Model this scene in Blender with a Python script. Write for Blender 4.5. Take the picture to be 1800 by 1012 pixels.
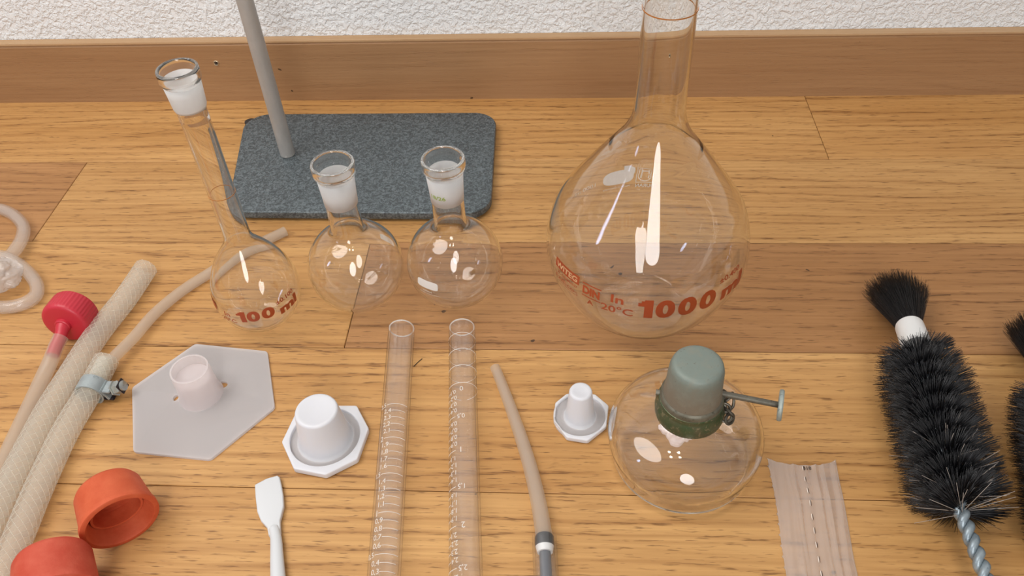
import bpy, bmesh, math, random
import numpy as np
from mathutils import Vector, Matrix
random.seed(7); rng = np.random.default_rng(7)
PI = math.pi
for o in list(bpy.data.objects): bpy.data.objects.remove(o)
SC = bpy.context.scene; COL = SC.collection

# ------------------------------------------------------------ camera
CF, CP, CY, CR, CH = 1435.54, 0.780198, -0.084213, -0.053685, 0.40
_fw = Vector((math.sin(CY)*math.cos(CP), math.cos(CY)*math.cos(CP), -math.sin(CP)))
_rt = Vector((math.cos(CY), -math.sin(CY), 0)); _up = _rt.cross(_fw)
RT = _rt*math.cos(CR)+_up*math.sin(CR); UP = -_rt*math.sin(CR)+_up*math.cos(CR); FW = _fw
cam = bpy.data.cameras.new('camera'); co = bpy.data.objects.new('camera', cam); COL.objects.link(co)
cam.sensor_width = 36; cam.lens = CF/1800*36; cam.clip_start = .01; cam.clip_end = 50
m = Matrix.Identity(4)
for i in range(3): m[i][0], m[i][1], m[i][2] = RT[i], UP[i], -FW[i]
m[2][3] = CH
co.matrix_world = m; SC.camera = co
def at(px, py, z=0.0):
    """world point at height z seen at this spot of the photograph (1800x1012)"""
    d = RT*(px-900)/CF - UP*(py-506)/CF + FW
    return Vector((0, 0, CH)) + d*((z-CH)/d.z)

# ------------------------------------------------------------ world, light, exposure
w = bpy.data.worlds.new('room_light'); SC.world = w; w.use_nodes = True
bg = w.node_tree.nodes['Background']; bg.inputs[0].default_value = (1.0, .985, .965, 1); bg.inputs[1].default_value = .47
def area(name, loc, aim, size, power, col, sy=None):
    l = bpy.data.lights.new(name, 'AREA'); l.energy = power; l.color = col; l.size = size
    if sy: l.shape = 'ELLIPSE'; l.size_y = sy
    o = bpy.data.objects.new(name, l); COL.objects.link(o); o.location = loc
    o.rotation_euler = (Vector(aim)-Vector(loc)).to_track_quat('-Z', 'Y').to_euler(); return o
area('ceiling_glow', (-.62, .20, 1.02), (-.18, .30, 0), .72, 7.8, (1, .965, .93), .72)
area('front_fill', (.08, -1.2, 1.1), (.05, .75, .12), .5, 15, (1, .985, .98), 1.2)  # added fill from the room side to lift the wall, upright for its reflection
area('window_daylight', (-1.9, -.5, 1.0), (0, .4, .1), .14, 2.2, (.55, .68, 1.0), .5)
for i, (dx, dy) in enumerate([(-.13, 0), (.13, 0.02), (-.13, .22), (.13, .24)]):
    area('ceiling_spot', (-.12+dx, .05+dy, 2.1), (-.05, .45, 0), .07, .8, (1, .9, .78))
SC.view_settings.view_transform = 'Standard'; SC.view_settings.look = 'None'
SC.view_settings.exposure = -0.12; SC.view_settings.gamma = 1; SC.view_settings.use_curve_mapping = False
cy = SC.cycles
cy.use_denoising = True; cy.max_bounces = 20; cy.transmission_bounces = 18; cy.transparent_max_bounces = 24
cy.glossy_bounces = 8; cy.diffuse_bounces = 4
cy.caustics_reflective = True; cy.caustics_refractive = True; cy.blur_glossy = 0
cy.sample_clamp_indirect = 20

# ------------------------------------------------------------ mesh helpers
def tag(o, label=None, cat=None, group=None, kind=None):
    if label: o['label'] = label
    if cat: o['category'] = cat
    if group: o['group'] = group
    if kind: o['kind'] = kind
    return o
def thing(name, loc, label, cat, group=None):
    o = bpy.data.objects.new(name, None); COL.objects.link(o); o.location = loc; o.empty_display_size = .01
    return tag(o, label, cat, group)
def finish(me, mat, parent, name, smooth=True, angle=None):
    me.materials.clear(); me.materials.append(mat)
    if smooth:
        me.polygons.foreach_set('use_smooth', [True]*len(me.polygons))
        if angle: me.set_sharp_from_angle(angle=math.radians(angle))
    o = bpy.data.objects.new(name, me); COL.objects.link(o)
    if parent is not None:
        p = parent; L = Vector((0, 0, 0))
        while p is not None: L += p.location; p = p.parent
        me.transform(Matrix.Translation(-L)); o.parent = parent
    return o
def obj(name, V, F, mat, parent=None, smooth=True, angle=35):
    me = bpy.data.meshes.new(name); me.from_pydata([tuple(v) for v in V], [], [tuple(f) for f in F]); me.update()
    return finish(me, mat, parent, name, smooth, angle)
def bmobj(name, bm, mat, parent=None, smooth=True, angle=35):
    me = bpy.data.meshes.new(name); bm.to_mesh(me); bm.free(); return finish(me, mat, parent, name, smooth, angle)
def smooth_profile(P, step=.0015):
    P = np.array(P, float); out = []
    n = len(P)
    for i in range(n-1):
        p0 = P[max(i-1, 0)]; p1 = P[i]; p2 = P[i+1]; p3 = P[min(i+2, n-1)]
        k = max(1, int(np.hypot(*(p2-p1))/step))
        for j in range(k):
            t = j/k
            out.append(.5*((2*p1)+(-p0+p2)*t+(2*p0-5*p1+4*p2-p3)*t*t+(-p0+3*p1-3*p2+p3)*t**3))
    out.append(P[-1]); return np.array(out)
def lathe(prof, n=64, closed=False, M=None, mod=None):
    """prof: list of (z, r); returns verts, faces; r=0 ends become poles"""
    V = []; F = []; rings = []
    for (z, r) in prof:
        if r < 1e-6: V.append((0, 0, z)); rings.append([len(V)-1])
        else:
            s = len(V)
            for k in range(n):
                a = 2*PI*k/n; rr = r if mod is None else mod(z, r, a)
                V.append((rr*math.cos(a), rr*math.sin(a), z))
            rings.append(list(range(s, s+n)))
    m_ = len(rings)
    for i in range(m_ if closed else m_-1):
        a, b = rings[i], rings[(i+1) % m_]
        if len(a) == 1 and len(b) == 1: continue
        for k in range(n):
            k2 = (k+1) % n
            if len(a) == 1: F.append((a[0], b[k2], b[k]))
            elif len(b) == 1: F.append((a[k], a[k2], b[0]))
            else: F.append((a[k], a[k2], b[k2], b[k]))
    V = np.array(V)
    if M is not None: V = np.array([M @ Vector(v) for v in V])
    return V, F
def fixn(o):
    bm = bmesh.new(); bm.from_mesh(o.data); bmesh.ops.recalc_face_normals(bm, faces=bm.faces); bm.to_mesh(o.data); bm.free(); return o
def lobj(name, prof, mat, parent, loc, n=64, closed=False, M=None, mod=None, angle=35):
    V, F = lathe(prof, n, closed, M, mod); V = V+np.array(loc)
    return fixn(obj(name, V, F, mat, parent, True, angle))
def axis_matrix(d, up=(0, 0, 1)):
    d = Vector(d).normalized(); x = Vector(up).cross(d)
    if x.length < 1e-4: x = Vector((1, 0, 0))
    x.normalize(); y = d.cross(x)
    return Matrix(((x.x, y.x, d.x), (x.y, y.y, d.y), (x.z, y.z, d.z))).to_4x4()
def path(P, n=60):
    P = [Vector(p) for p in P]; A_ = np.array([[*p] for p in P])
    return [Vector(p) for p in smooth3(A_, n)]
def smooth3(P, n):
    out = []; m_ = len(P); L = [np.linalg.norm(P[i+1]-P[i]) for i in range(m_-1)]; T = sum(L)
    for i in range(m_-1):
        p0 = P[max(i-1, 0)]; p1 = P[i]; p2 = P[i+1]; p3 = P[min(i+2, m_-1)]
        k = max(2, int(n*L[i]/T))
        for j in range(k):
            t = j/k; out.append(.5*((2*p1)+(-p0+p2)*t+(2*p0-5*p1+4*p2-p3)*t*t+(-p0+3*p1-3*p2+p3)*t**3))
    out.append(P[-1]); return np.array(out)
def frames(P):
    """parallel frames along a path"""
    T = [(P[min(i+1, len(P)-1)]-P[max(i-1, 0)]).normalized() for i in range(len(P))]
    u = Vector((0, 0, 1)); out = []
    for t in T:
        u = (u-t*u.dot(t)).normalized(); out.append((t, u, t.cross(u)))
    return out
def sweep(P, r, n=16, inner=None, cap=True, sq=1.0):
    """tube along P; r number or list; inner radius makes it hollow with open ends"""
    FR = frames(P); R_ = r if hasattr(r, '__len__') else [r]*len(P)
    V = []; F = []
    def ring(i, rr):
        t, u, v = FR[i]; s = len(V)
        for k in range(n):
            a = 2*PI*k/n; V.append(P[i]+u*(math.cos(a)*rr*sq)+v*(math.sin(a)*rr))
        return list(range(s, s+n))
    rings = [ring(i, R_[i]) for i in range(len(P))]
    if inner is not None:
        I_ = inner if hasattr(inner, '__len__') else [inner]*len(P)
        rings += [ring(i, I_[i]) for i in range(len(P)-1, -1, -1)]
        rings.append(rings[0])
    for a, b in zip(rings, rings[1:]):
        for k in range(n):
            k2 = (k+1) % n; F.append((a[k], a[k2], b[k2], b[k]))
    if inner is None and cap:
        F.append(tuple(rings[0][::-1])); F.append(tuple(rings[-1]))
    return V, F
def sobj(name, P, r, mat, parent, n=16, inner=None, sq=1.0, angle=40):
    V, F = sweep(P, r, n, inner, True, sq); return fixn(obj(name, V, F, mat, parent, True, angle))
def plate(name, loops, z0, z1, mat, parent, bevel=.0006, smooth=False):
    """flat plate from outline loops (the further ones are holes), bevelled"""
    cu = bpy.data.curves.new(name, 'CURVE'); cu.dimensions = '2D'; cu.fill_mode = 'BOTH'
    cu.extrude = (z1-z0)/2-bevel; cu.bevel_depth = bevel; cu.bevel_resolution = 3; cu.offset = -bevel
    for lp in loops:
        s = cu.splines.new('POLY'); s.points.add(len(lp)-1); s.use_cyclic_u = True
        for p, q in zip(s.points, lp): p.co = (q[0], q[1], 0, 1)
    t = bpy.data.objects.new('tmp', cu); me = bpy.data.meshes.new_from_object(t); bpy.data.objects.remove(t)
    me.transform(Matrix.Translation((0, 0, (z0+z1)/2)))
    bm = bmesh.new(); bm.from_mesh(me); bmesh.ops.remove_doubles(bm, verts=bm.verts, dist=1e-6)
    bmesh.ops.recalc_face_normals(bm, faces=bm.faces); bm.to_mesh(me); bm.free()
    return finish(me, mat, parent, name, True, 30)
def round_poly(P, r, k=5):
    out = []; n = len(P); P = [Vector((p[0], p[1])) for p in P]
    for i in range(n):
        a, b, c = P[i-1], P[i], P[(i+1) % n]; u = (a-b).normalized(); v = (c-b).normalized()
        h = u.angle(v)/2; d = min(r/math.tan(h), (a-b).length*.45, (c-b).length*.45); rr = d*math.tan(h)
        cen = b+(u+v).normalized()*(rr/math.sin(h)); s = b+u*d-cen; e = b+v*d-cen
        for j in range(k+1):
            t = j/k; q = (s*(1-t)+e*t); q = q.normalized()*rr; out.append(cen+q)
    return out
def circle(c, r, n=40, ry=None): return [(c[0]+r*math.cos(2*PI*k/n), c[1]+(ry or r)*math.sin(2*PI*k/n)) for k in range(n)]
_tc = {}
def text_mesh(s, bold=0.0, step=.12):
    """glyphs of unit height as (verts Nx2 in 0..1 box, faces)"""
    key = (s, bold)
    if key in _tc: return _tc[key]
    cu = bpy.data.curves.new('t', 'FONT'); cu.body = s; cu.offset = bold; cu.resolution_u = 4
    t = bpy.data.objects.new('t', cu); me = bpy.data.meshes.new_from_object(t); bpy.data.objects.remove(t)
    bm = bmesh.new(); bm.from_mesh(me); bmesh.ops.remove_doubles(bm, verts=bm.verts, dist=1e-5)
    bmesh.ops.triangulate(bm, faces=bm.faces)
    for _ in range(3):
        E_ = [e for e in bm.edges if e.calc_length() > step]
        if not E_: break
        bmesh.ops.subdivide_edges(bm, edges=E_, cuts=1); bmesh.ops.triangulate(bm, faces=bm.faces)
    V = np.array([v.co[:2] for v in bm.verts]); bm.verts.index_update(); F = [[v.index for v in f.verts] for f in bm.faces]; bm.free()
    lo = V.min(0); hi = V.max(0); asp = (hi[0]-lo[0])/(hi[1]-lo[1]); V = (V-lo)/(hi-lo)
    _tc[key] = (V, F, asp); return _tc[key]
class Print:
    """flat print laid on a surface given by fn(u, v) -> point"""
    def __init__(s, fn): s.fn = fn; s.V = []; s.F = []
    def text(s, txt, u0, u1, v0, v1, bold=0.0, slant=0.0, rot=False):
        V, F, _ = text_mesh(txt, bold); b = len(s.V)
        for x, y in V:
            if rot: x, y = 1-x, 1-y
            s.V.append(s.fn(u0+(u1-u0)*x+slant*(y-.5)*(u1-u0), v0+(v1-v0)*y))
        s.F += [[i+b for i in f] for f in F]
    def nat(s, txt, u, v, h, R, right=False, rot=False):
        w_ = math.degrees(h*text_mesh(txt, 0)[2]*.92/R)
        s.text(txt, u-w_ if right else u, u if right else u+w_, v-h/2, v+h/2, 0, rot=rot)
    def one(s, u0, u1, v0, v1):
        w_ = u1-u0; h = v1-v0; k = .055*w_
        s.rect(u0+w_*.42, u1, v0, v1, 3, 6)
        s.rect(u0, u0+w_*.42, v0+h*.66, v0+h*.84, 3, 2)
        s.rect(u0+w_*.22, u0+w_*.42, v0+h*.84, v0+h*.94, 2, 2)
    def rect(s, u0, u1, v0, v1, nu=10, nv=4):
        b = len(s.V)
        for j in range(nv+1):
            for i in range(nu+1): s.V.append(s.fn(u0+(u1-u0)*i/nu, v0+(v1-v0)*j/nv))
        for j in range(nv):
            for i in range(nu):
                a = b+j*(nu+1)+i; s.F.append([a, a+1, a+nu+2, a+nu+1])
    def oval(s, u, v, ru, rv, inner=0.0, n=28, p=1.0):
        b = len(s.V); R = 4
        for j in range(R+1):
            k = inner+(1-inner)*j/R
            for i in range(n):
                c, q = math.cos(2*PI*i/n), math.sin(2*PI*i/n)
                c = math.copysign(abs(c)**p, c); q = math.copysign(abs(q)**p, q)
                s.V.append(s.fn(u+ru*k*c, v+rv*k*q))
        for j in range(R):
            for i in range(n):
                i2 = (i+1) % n; s.F.append([b+j*n+i, b+j*n+i2, b+(j+1)*n+i2, b+(j+1)*n+i])
    def build(s, name, mat, parent): return obj(name, s.V, s.F, mat, parent, True, None)
def surf(X, Y, prof, off=.00025, sgn=1):
    """(azimuth in degrees, height) -> point just off a turned body's outside"""
    pr = np.array(prof)
    def fn(az, z):
        r = float(np.interp(z, pr[:, 0], pr[:, 1])); r2 = float(np.interp(z+.001, pr[:, 0], pr[:, 1]))
        sl = (r2-r)/.001; k = 1/math.hypot(1, sl)
        a = math.radians(az); r += off*k
        return (X+r*math.cos(a), Y+r*math.sin(a), z-off*sl*k)
    return fn

# ------------------------------------------------------------ materials
class NT:
    def __init__(s, name):
        s.m = bpy.data.materials.new(name); s.m.use_nodes = True; s.t = s.m.node_tree; s.t.nodes.clear()
        s.out = s.n('ShaderNodeOutputMaterial')
    def n(s, typ, **kw):
        nd = s.t.nodes.new(typ)
        for k, v in kw.items():
            if k.startswith('i_'):
                nd.inputs[k[2:].replace('_', ' ')].default_value = v
            else: setattr(nd, k, v)
        return nd
    def l(s, a, b): s.t.links.new(a, b)
    def math(s, op, a, b=None, c=None, clamp=False):
        nd = s.n('ShaderNodeMath', operation=op); nd.use_clamp = clamp
        for i, v in enumerate((a, b, c)):
            if v is None: continue
            if isinstance(v, (int, float)): nd.inputs[i].default_value = v
            else: s.l(v, nd.inputs[i])
        return nd.outputs[0]
    def ramp(s, f, pts):
        r = s.n('ShaderNodeValToRGB'); e = r.color_ramp.elements
        while len(e) < len(pts): e.new(.5)
        for el, (p, c) in zip(e, pts):
            el.position = p; el.color = (*c, 1) if len(c) == 3 else c
        s.l(f, r.inputs[0]); return r.outputs[0]
    def mix(s, f, a, b, mode='MIX'):
        nd = s.n('ShaderNodeMix', data_type='RGBA', blend_type=mode)
        for inp, v in ((nd.inputs[0], f), (nd.inputs[6], a), (nd.inputs[7], b)):
            if isinstance(v, (int, float)): inp.default_value = v
            elif isinstance(v, tuple): inp.default_value = (*v, 1)
            else: s.l(v, inp)
        return nd.outputs[2]
    def coords(s, kind='Object', scale=(1, 1, 1), add=None):
        tc = s.n('ShaderNodeTexCoord'); mp = s.n('ShaderNodeMapping'); mp.inputs['Scale'].default_value = scale
        src = tc.outputs[kind]
        if add is not None:
            va = s.n('ShaderNodeVectorMath', operation='ADD'); s.l(src, va.inputs[0]); s.l(add, va.inputs[1]); src = va.outputs[0]
        s.l(src, mp.inputs[0]); return mp.outputs[0]
    def noise(s, vec, scale=5, detail=4, rough=.5, dist=0):
        nd = s.n('ShaderNodeTexNoise'); nd.inputs['Scale'].default_value = scale; nd.inputs['Detail'].default_value = detail
        nd.inputs['Roughness'].default_value = rough; nd.inputs['Distortion'].default_value = dist
        s.l(vec, nd.inputs['Vector']); return nd.outputs['Fac']
    def bump(s, h, strength=.3, dist=.001):
        b = s.n('ShaderNodeBump'); b.inputs['Strength'].default_value = strength; b.inputs['Distance'].default_value = dist
        s.l(h, b.inputs['Height']); return b.outputs[0]
    def bsdf(s, col=(.5, .5, .5), rough=.5, metal=0, **kw):
        b = s.n('ShaderNodeBsdfPrincipled')
        if isinstance(col, tuple): b.inputs['Base Color'].default_value = (*col, 1)
        else: s.l(col, b.inputs['Base Color'])
        if isinstance(rough, (int, float)): b.inputs['Roughness'].default_value = rough
        else: s.l(rough, b.inputs['Roughness'])
        b.inputs['Metallic'].default_value = metal
        for k, v in kw.items():
            i = b.inputs[k.replace('_', ' ')]
            if isinstance(v, (int, float, tuple)): i.default_value = v
            else: s.l(v, i)
        return b
    def done(s, sh): s.l(sh, s.out.inputs[0]); return s.m
def lin(r, g, b): return tuple(((c/255)/12.92 if c/255 < .04045 else ((c/255+.055)/1.055)**2.4) for c in (r, g, b))

def plain(name, col, rough=.5, metal=0, bump=0, bscale=300, **kw):
    t = NT(name); b = t.bsdf(col, rough, metal, **kw)
    if bump: t.l(t.bump(t.noise(t.coords(), bscale, 3), bump, .0006), b.inputs['Normal'])
    return t.done(b.outputs[0])

def wood(name, light, mid, dark, pore, lines=1.0, upright=False):
    t = NT(name)
    if upright:
        _c = t.coords
        def cz(kind='Object', scale=(1, 1, 1), add=None):
            tc = t.n('ShaderNodeTexCoord'); a_ = t.n('ShaderNodeSeparateXYZ'); b_ = t.n('ShaderNodeCombineXYZ'); t.l(tc.outputs[kind], a_.inputs[0])
            t.l(a_.outputs[0], b_.inputs[0]); t.l(a_.outputs[2], b_.inputs[1]); t.l(a_.outputs[1], b_.inputs[2])
            mp = t.n('ShaderNodeMapping'); mp.inputs['Scale'].default_value = scale; src = b_.outputs[0]
            if add is not None:
                va = t.n('ShaderNodeVectorMath', operation='ADD'); t.l(src, va.inputs[0]); t.l(add, va.inputs[1]); src = va.outputs[0]
            t.l(src, mp.inputs[0]); return mp.outputs[0]
        t.coords = cz
    oi = t.n('ShaderNodeObjectInfo')
    rnd = t.math('MULTIPLY', oi.outputs['Random'], 37.0)
    cx = t.n('ShaderNodeCombineXYZ'); t.l(rnd, cx.inputs[0]); t.l(t.math('MULTIPLY', rnd, .37), cx.inputs[1]); t.l(rnd, cx.inputs[2])
    add = cx.outputs[0]
    # growth lines, slightly waved along the board
    warp = t.noise(t.coords(scale=(1.6, 9, 1), add=add), 1.0, 2, .5)
    warp2 = t.noise(t.coords(scale=(9, 50, 1), add=add), 1.0, 2, .5)
    sep = t.n('ShaderNodeSeparateXYZ'); t.l(t.coords(add=add), sep.inputs[0])
    y = t.math('ADD', t.math('MULTIPLY', sep.outputs[1], 620.0), t.math('ADD', t.math('MULTIPLY', warp, 46.0), t.math('MULTIPLY', warp2, 7.0)))
    brk = t.noise(t.coords(scale=(7, 90, 1), add=add), 1.0, 3, .6)
    ring = t.math('POWER', t.math('ADD', .5, t.math('MULTIPLY', t.math('SINE', y), .5)), 4.0)
    ring = t.math('MULTIPLY', ring, t.math('MULTIPLY', t.math('SUBTRACT', brk, .38, clamp=True), 3.2, clamp=True), clamp=True)
    fine = t.noise(t.coords(scale=(9, 420, 1), add=add), 1.0, 4, .6)
    broad = t.noise(t.coords(scale=(3.0, 20, 1), add=add), 1.0, 3, .5)
    # pores: short dark dashes, thickest along the growth lines
    pz = t.noise(t.coords(scale=(90, 1000, 1), add=add), 1.0, 2, .5, .2)
    pores = t.math('MULTIPLY', t.math('SUBTRACT', pz, t.math('SUBTRACT', .605, t.math('MULTIPLY', ring, .14))), 8.0, clamp=True)
    c = t.mix(t.ramp(broad, [(.33, (0, 0, 0)), (.68, (1, 1, 1))]), light, mid)
    c = t.mix(t.math('MULTIPLY', ring, .8*lines), c, dark)
    c = t.mix(t.math('MULTIPLY', t.ramp(fine, [(.38, (0, 0, 0)), (.72, (1, 1, 1))]), .48), c, dark)
    c = t.mix(t.math('MULTIPLY', pores, .68*lines), c, pore)
    sp = t.noise(t.coords(scale=(1, 1, 1), add=add), 95, 1, .5)
    c = t.mix(t.math('MULTIPLY', t.math('GREATER_THAN', sp, .815), .8), c, (.03, .015, .008))
    tint = t.math('ADD', .93, t.math('MULTIPLY', oi.outputs['Random'], .12))
    hs = t.n('ShaderNodeHueSaturation'); t.l(tint, hs.inputs['Value']); t.l(c, hs.inputs['Color'])
    rough = t.math('ADD', .40, t.math('MULTIPLY', fine, .2))
    b = t.bsdf(hs.outputs[0], rough, 0, Specular_IOR_Level=.35)
    hgt = t.math('SUBTRACT', t.math('MULTIPLY', fine, .3), t.math('ADD', pores, t.math('MULTIPLY', ring, .4)))
    t.l(t.bump(hgt, .35, .0004), b.inputs['Normal'])
    return t.done(b.outputs[0])
W_GOLD = wood('oak_gold', lin(204, 158, 100), lin(187, 139, 82), lin(148, 100, 52), lin(98, 60, 28))
W_PINK = wood('oak_brown', lin(176, 129, 82), lin(162, 115, 69), lin(128, 85, 47), lin(94, 58, 30))
W_BASE = wood('baseboard_veneer', lin(168, 130, 92), lin(158, 119, 82), lin(140, 101, 66), lin(130, 92, 60), .3, True)
W_EDGE = wood('baseboard_edge', lin(192, 158, 120), lin(184, 149, 110), lin(175, 132, 92), lin(160, 118, 82), .3)

t = NT('rough_plaster'); v = t.coords()
n1 = t.noise(v, 230, 3, .55, .4); n2 = t.noise(v, 420, 3, .5); n3 = t.noise(v, 12, 2, .5)
hh = t.math('ADD', t.ramp(n1, [(.40, (0, 0, 0)), (.60, (1, 1, 1))]), t.math('MULTIPLY', n2, .3))
c = t.mix(n3, lin(236, 238, 239), lin(227, 229, 230))
b = t.bsdf(c, .85); t.l(t.bump(hh, .65, .0016), b.inputs['Normal']); PLASTER = t.done(b.outputs[0])

def glass(name, tint=(1, 1, 1), rough=0.0, ior=1.47):
    t = NT(name); g = t.n('ShaderNodeBsdfGlass'); g.inputs['Color'].default_value = (*tint, 1)
    g.inputs['Roughness'].default_value = rough; g.inputs['IOR'].default_value = ior
    return t.done(g.outputs[0])
GLASS = glass('clear_glass', (.985, .985, .98))
GLASS_L = glass('lamp_glass', (.97, .955, .95))

def milky(name, col, clear, rough=.35, gloss=.12, trans=.6, tintc=(1, 1, 1), bump=0):
    """see-through plastic: part clear, part light scattered in and through"""
    t = NT(name)
    d = t.n('ShaderNodeBsdfDiffuse'); d.inputs[0].default_value = (*col, 1)
    tl = t.n('ShaderNodeBsdfTranslucent'); tl.inputs[0].default_value = (*col, 1)
    m1 = t.n('ShaderNodeMixShader'); m1.inputs[0].default_value = trans; t.l(d.outputs[0], m1.inputs[1]); t.l(tl.outputs[0], m1.inputs[2])
    tr = t.n('ShaderNodeBsdfTransparent'); tr.inputs[0].default_value = (*tintc, 1)
    m2 = t.n('ShaderNodeMixShader'); m2.inputs[0].default_value = clear; t.l(m1.outputs[0], m2.inputs[1]); t.l(tr.outputs[0], m2.inputs[2])
    gl = t.n('ShaderNodeBsdfGlossy'); gl.inputs['Roughness'].default_value = rough
    fr = t.n('ShaderNodeFresnel'); ge = t.n('ShaderNodeNewGeometry')
    t.l(t.math('SUBTRACT', 1.45, t.math('MULTIPLY', ge.outputs['Backfacing'], 1.45-1/1.45)), fr.inputs[0])
    m3 = t.n('ShaderNodeMixShader'); t.l(t.math('MULTIPLY', fr.outputs[0], gloss*8), m3.inputs[0]); t.l(m2.outputs[0], m3.inputs[1]); t.l(gl.outputs[0], m3.inputs[2])
    if bump:
        bn = t.bump(t.noise(t.coords(), 260, 2), bump, .0008)
        for x in (gl, d): t.l(bn, x.inputs['Normal'])
    return t.done(m3.outputs[0])
FROST = milky('ground_glass', (.92, .92, .92), .42, .5, .06, .4)
TUBING = milky('silicone_tubing', (.80, .72, .62), .64, .3, .07)
HOSE = milky('clear_hose', (.90, .86, .77), .68, .22, .08)
HOSEEND = milky('cloudy_hose_end', (.9, .9, .85), .15, .5, .05)
HEXM = milky('frosted_polyethylene', (.96, .92, .92), .16, .45, .07, .55)
HEXC = milky('thin_polyethylene', (.93, .88, .88), .42, .45, .05, .6)
FILM = milky('clear_film', (.84, .80, .78), .70, .16, .10, .5, bump=.4)
WRAP = milky('shiny_wrap', (.85, .82, .80), .62, .05, .16, .5, bump=.6)
THREAD = milky('white_braid', (.90, .87, .79), .35)
THIN = milky('thin_clear_tube', (.9, .86, .84), .974, .08, .16, .5)  # small milky share puts the haze of room reflections into the colour
WHITE = plain('white_plastic', (.64, .64, .67), .38, Subsurface_Weight=.35, Subsurface_Radius=(.8, .85, 1.0), Subsurface_Scale=.006)
SPAT = plain('opaque_white_plastic', (.62, .63, .64), .42)
FERR = plain('white_ferrule', (.74, .74, .73), .4)
t = NT('orange_rubber'); nz = t.noise(t.coords(), 90, 5, .6)
b = t.bsdf(t.mix(t.ramp(nz, [(.35, (0, 0, 0)), (.7, (1, 1, 1))]), lin(192, 80, 46), lin(206, 98, 62)), .62, Specular_IOR_Level=.3)
t.l(t.bump(t.noise(t.coords(), 700, 3), .25, .0004), b.inputs['Normal']); RUBBER = t.done(b.outputs[0])
t = NT('red_rubber'); nz = t.noise(t.coords(), 70, 5, .6)
b = t.bsdf(t.mix(t.ramp(nz, [(.35, (0, 0, 0)), (.7, (1, 1, 1))]), lin(188, 72, 52), lin(204, 98, 76)), .62, Specular_IOR_Level=.3)
t.l(t.bump(t.noise(t.coords(), 700, 3), .25, .0004), b.inputs['Normal']); RUBBER2 = t.done(b.outputs[0])
REDP = plain('red_plastic', lin(188, 40, 56), .40, Subsurface_Weight=.1, Subsurface_Radius=(1, .3, .3), Subsurface_Scale=.003)
t = NT('hammered_grey_paint'); v = t.coords()
n1 = t.noise(v, 420, 3, .6, 1.2); n2 = t.noise(v, 30, 3, .5)
c = t.mix(t.ramp(n1, [(.44, (0, 0, 0)), (.60, (1, 1, 1))]), lin(62, 68, 71), lin(108, 117, 121))
c = t.mix(t.math('MULTIPLY', n2, .3), c, lin(88, 98, 100))
b = t.bsdf(c, .42, .15); t.l(t.bump(n1, .5, .0006), b.inputs['Normal']); HAMMER = t.done(b.outputs[0])
t = NT('brushed_steel_rod'); n1 = t.noise(t.coords(scale=(1, 1, .35)), 160, 4, .6)
b = t.bsdf(t.mix(n1, lin(158, 156, 152), lin(184, 181, 177)), .5, .3); t.l(t.bump(n1, .12, .0004), b.inputs['Normal']); ROD = t.done(b.outputs[0])
def aged(name, c1, c2, c3, metal, rough, thr=.6):
    t = NT(name); v = t.coords(); n1 = t.noise(v, 120, 5, .65); n2 = t.noise(v, 430, 4, .6)
    c = t.mix(t.ramp(n1, [(.35, (0, 0, 0)), (.65, (1, 1, 1))]), c1, c2)
    c = t.mix(t.ramp(n2, [(thr, (0, 0, 0)), (thr+.1, (1, 1, 1))]), c, c3)
    b = t.bsdf(c, rough, metal); t.l(t.bump(n2, .25, .0005), b.inputs['Normal']); return t.done(b.outputs[0])
def cap_metal():
    t = NT('oxidised_zinc_cap'); v = t.coords(); n1 = t.noise(v, 110, 5, .65); n2 = t.noise(v, 500, 4, .6)
    sp = t.n('ShaderNodeSeparateXYZ'); t.l(v, sp.inputs[0])
    k = t.math('ADD', t.math('MULTIPLY', t.math('SUBTRACT', sp.outputs[2], .064), 55.0), t.math('MULTIPLY', t.math('SUBTRACT', n1, .5), 1.6), clamp=True)
    c = t.mix(k, lin(124, 116, 102), lin(122, 132, 124))
    c = t.mix(t.ramp(n1, [(.5, (0, 0, 0)), (.75, (.55, .55, .55))]), c, lin(140, 134, 118))
    c = t.mix(t.ramp(n2, [(.66, (0, 0, 0)), (.72, (1, 1, 1))]), c, lin(84, 78, 66))
    b = t.bsdf(c, .55, .25); t.l(t.bump(n2, .25, .0005), b.inputs['Normal']); return t.done(b.outputs[0])
CAPM = cap_metal()
CAPX = aged('oxidised_zinc', lin(116, 118, 108), lin(134, 138, 128), lin(98, 94, 84), .3, .52, .70)

COLLAR = aged('green_tarnished_brass', lin(92, 90, 68), lin(62, 84, 54), lin(128, 120, 94), .45, .34, .56)
PIN = aged('dull_iron', lin(96, 92, 82), lin(120, 116, 104), lin(72, 62, 50), .5, .5)
KNOB = aged('blue_grey_zinc', lin(140, 150, 146), lin(160, 168, 162), lin(110, 118, 112), .35, .5)
CHAIN = aged('brown_steel_chain', lin(86, 80, 70), lin(104, 98, 88), lin(66, 56, 44), .7, .4)
ZINC = aged('zinc_plated_steel', lin(150, 158, 160), lin(170, 178, 178), lin(120, 128, 130), .4, .4, .62)
BOLT = aged('bright_bolt', lin(168, 172, 168), lin(196, 198, 194), lin(120, 122, 120), .8, .28, .65)
DARKM = plain('dark_steel_and_shade', lin(52, 44, 46), .5, .4)
COTTON = plain('pale_cotton', (.83, .70, .66), .9, bump=.6, bscale=500)
BLACKR = plain('black_rubber', lin(46, 46, 48), .5)
GREYB = plain('grey_plunger', lin(88, 92, 100), .4)
PRINTB = plain('brown_print', lin(158, 66, 28), .45)
PRINTA = plain('amber_print', lin(170, 104, 40), .35)
PRINTW = milky('white_enamel', (.94, .94, .93), .05, .4, .05, .5)
PRINTF = milky('faint_print_and_rim_glint', (.88, .86, .84), .35, .4, .05, .3)
PRINTT = plain('pale_knockout', lin(200, 160, 120), .5)
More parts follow.
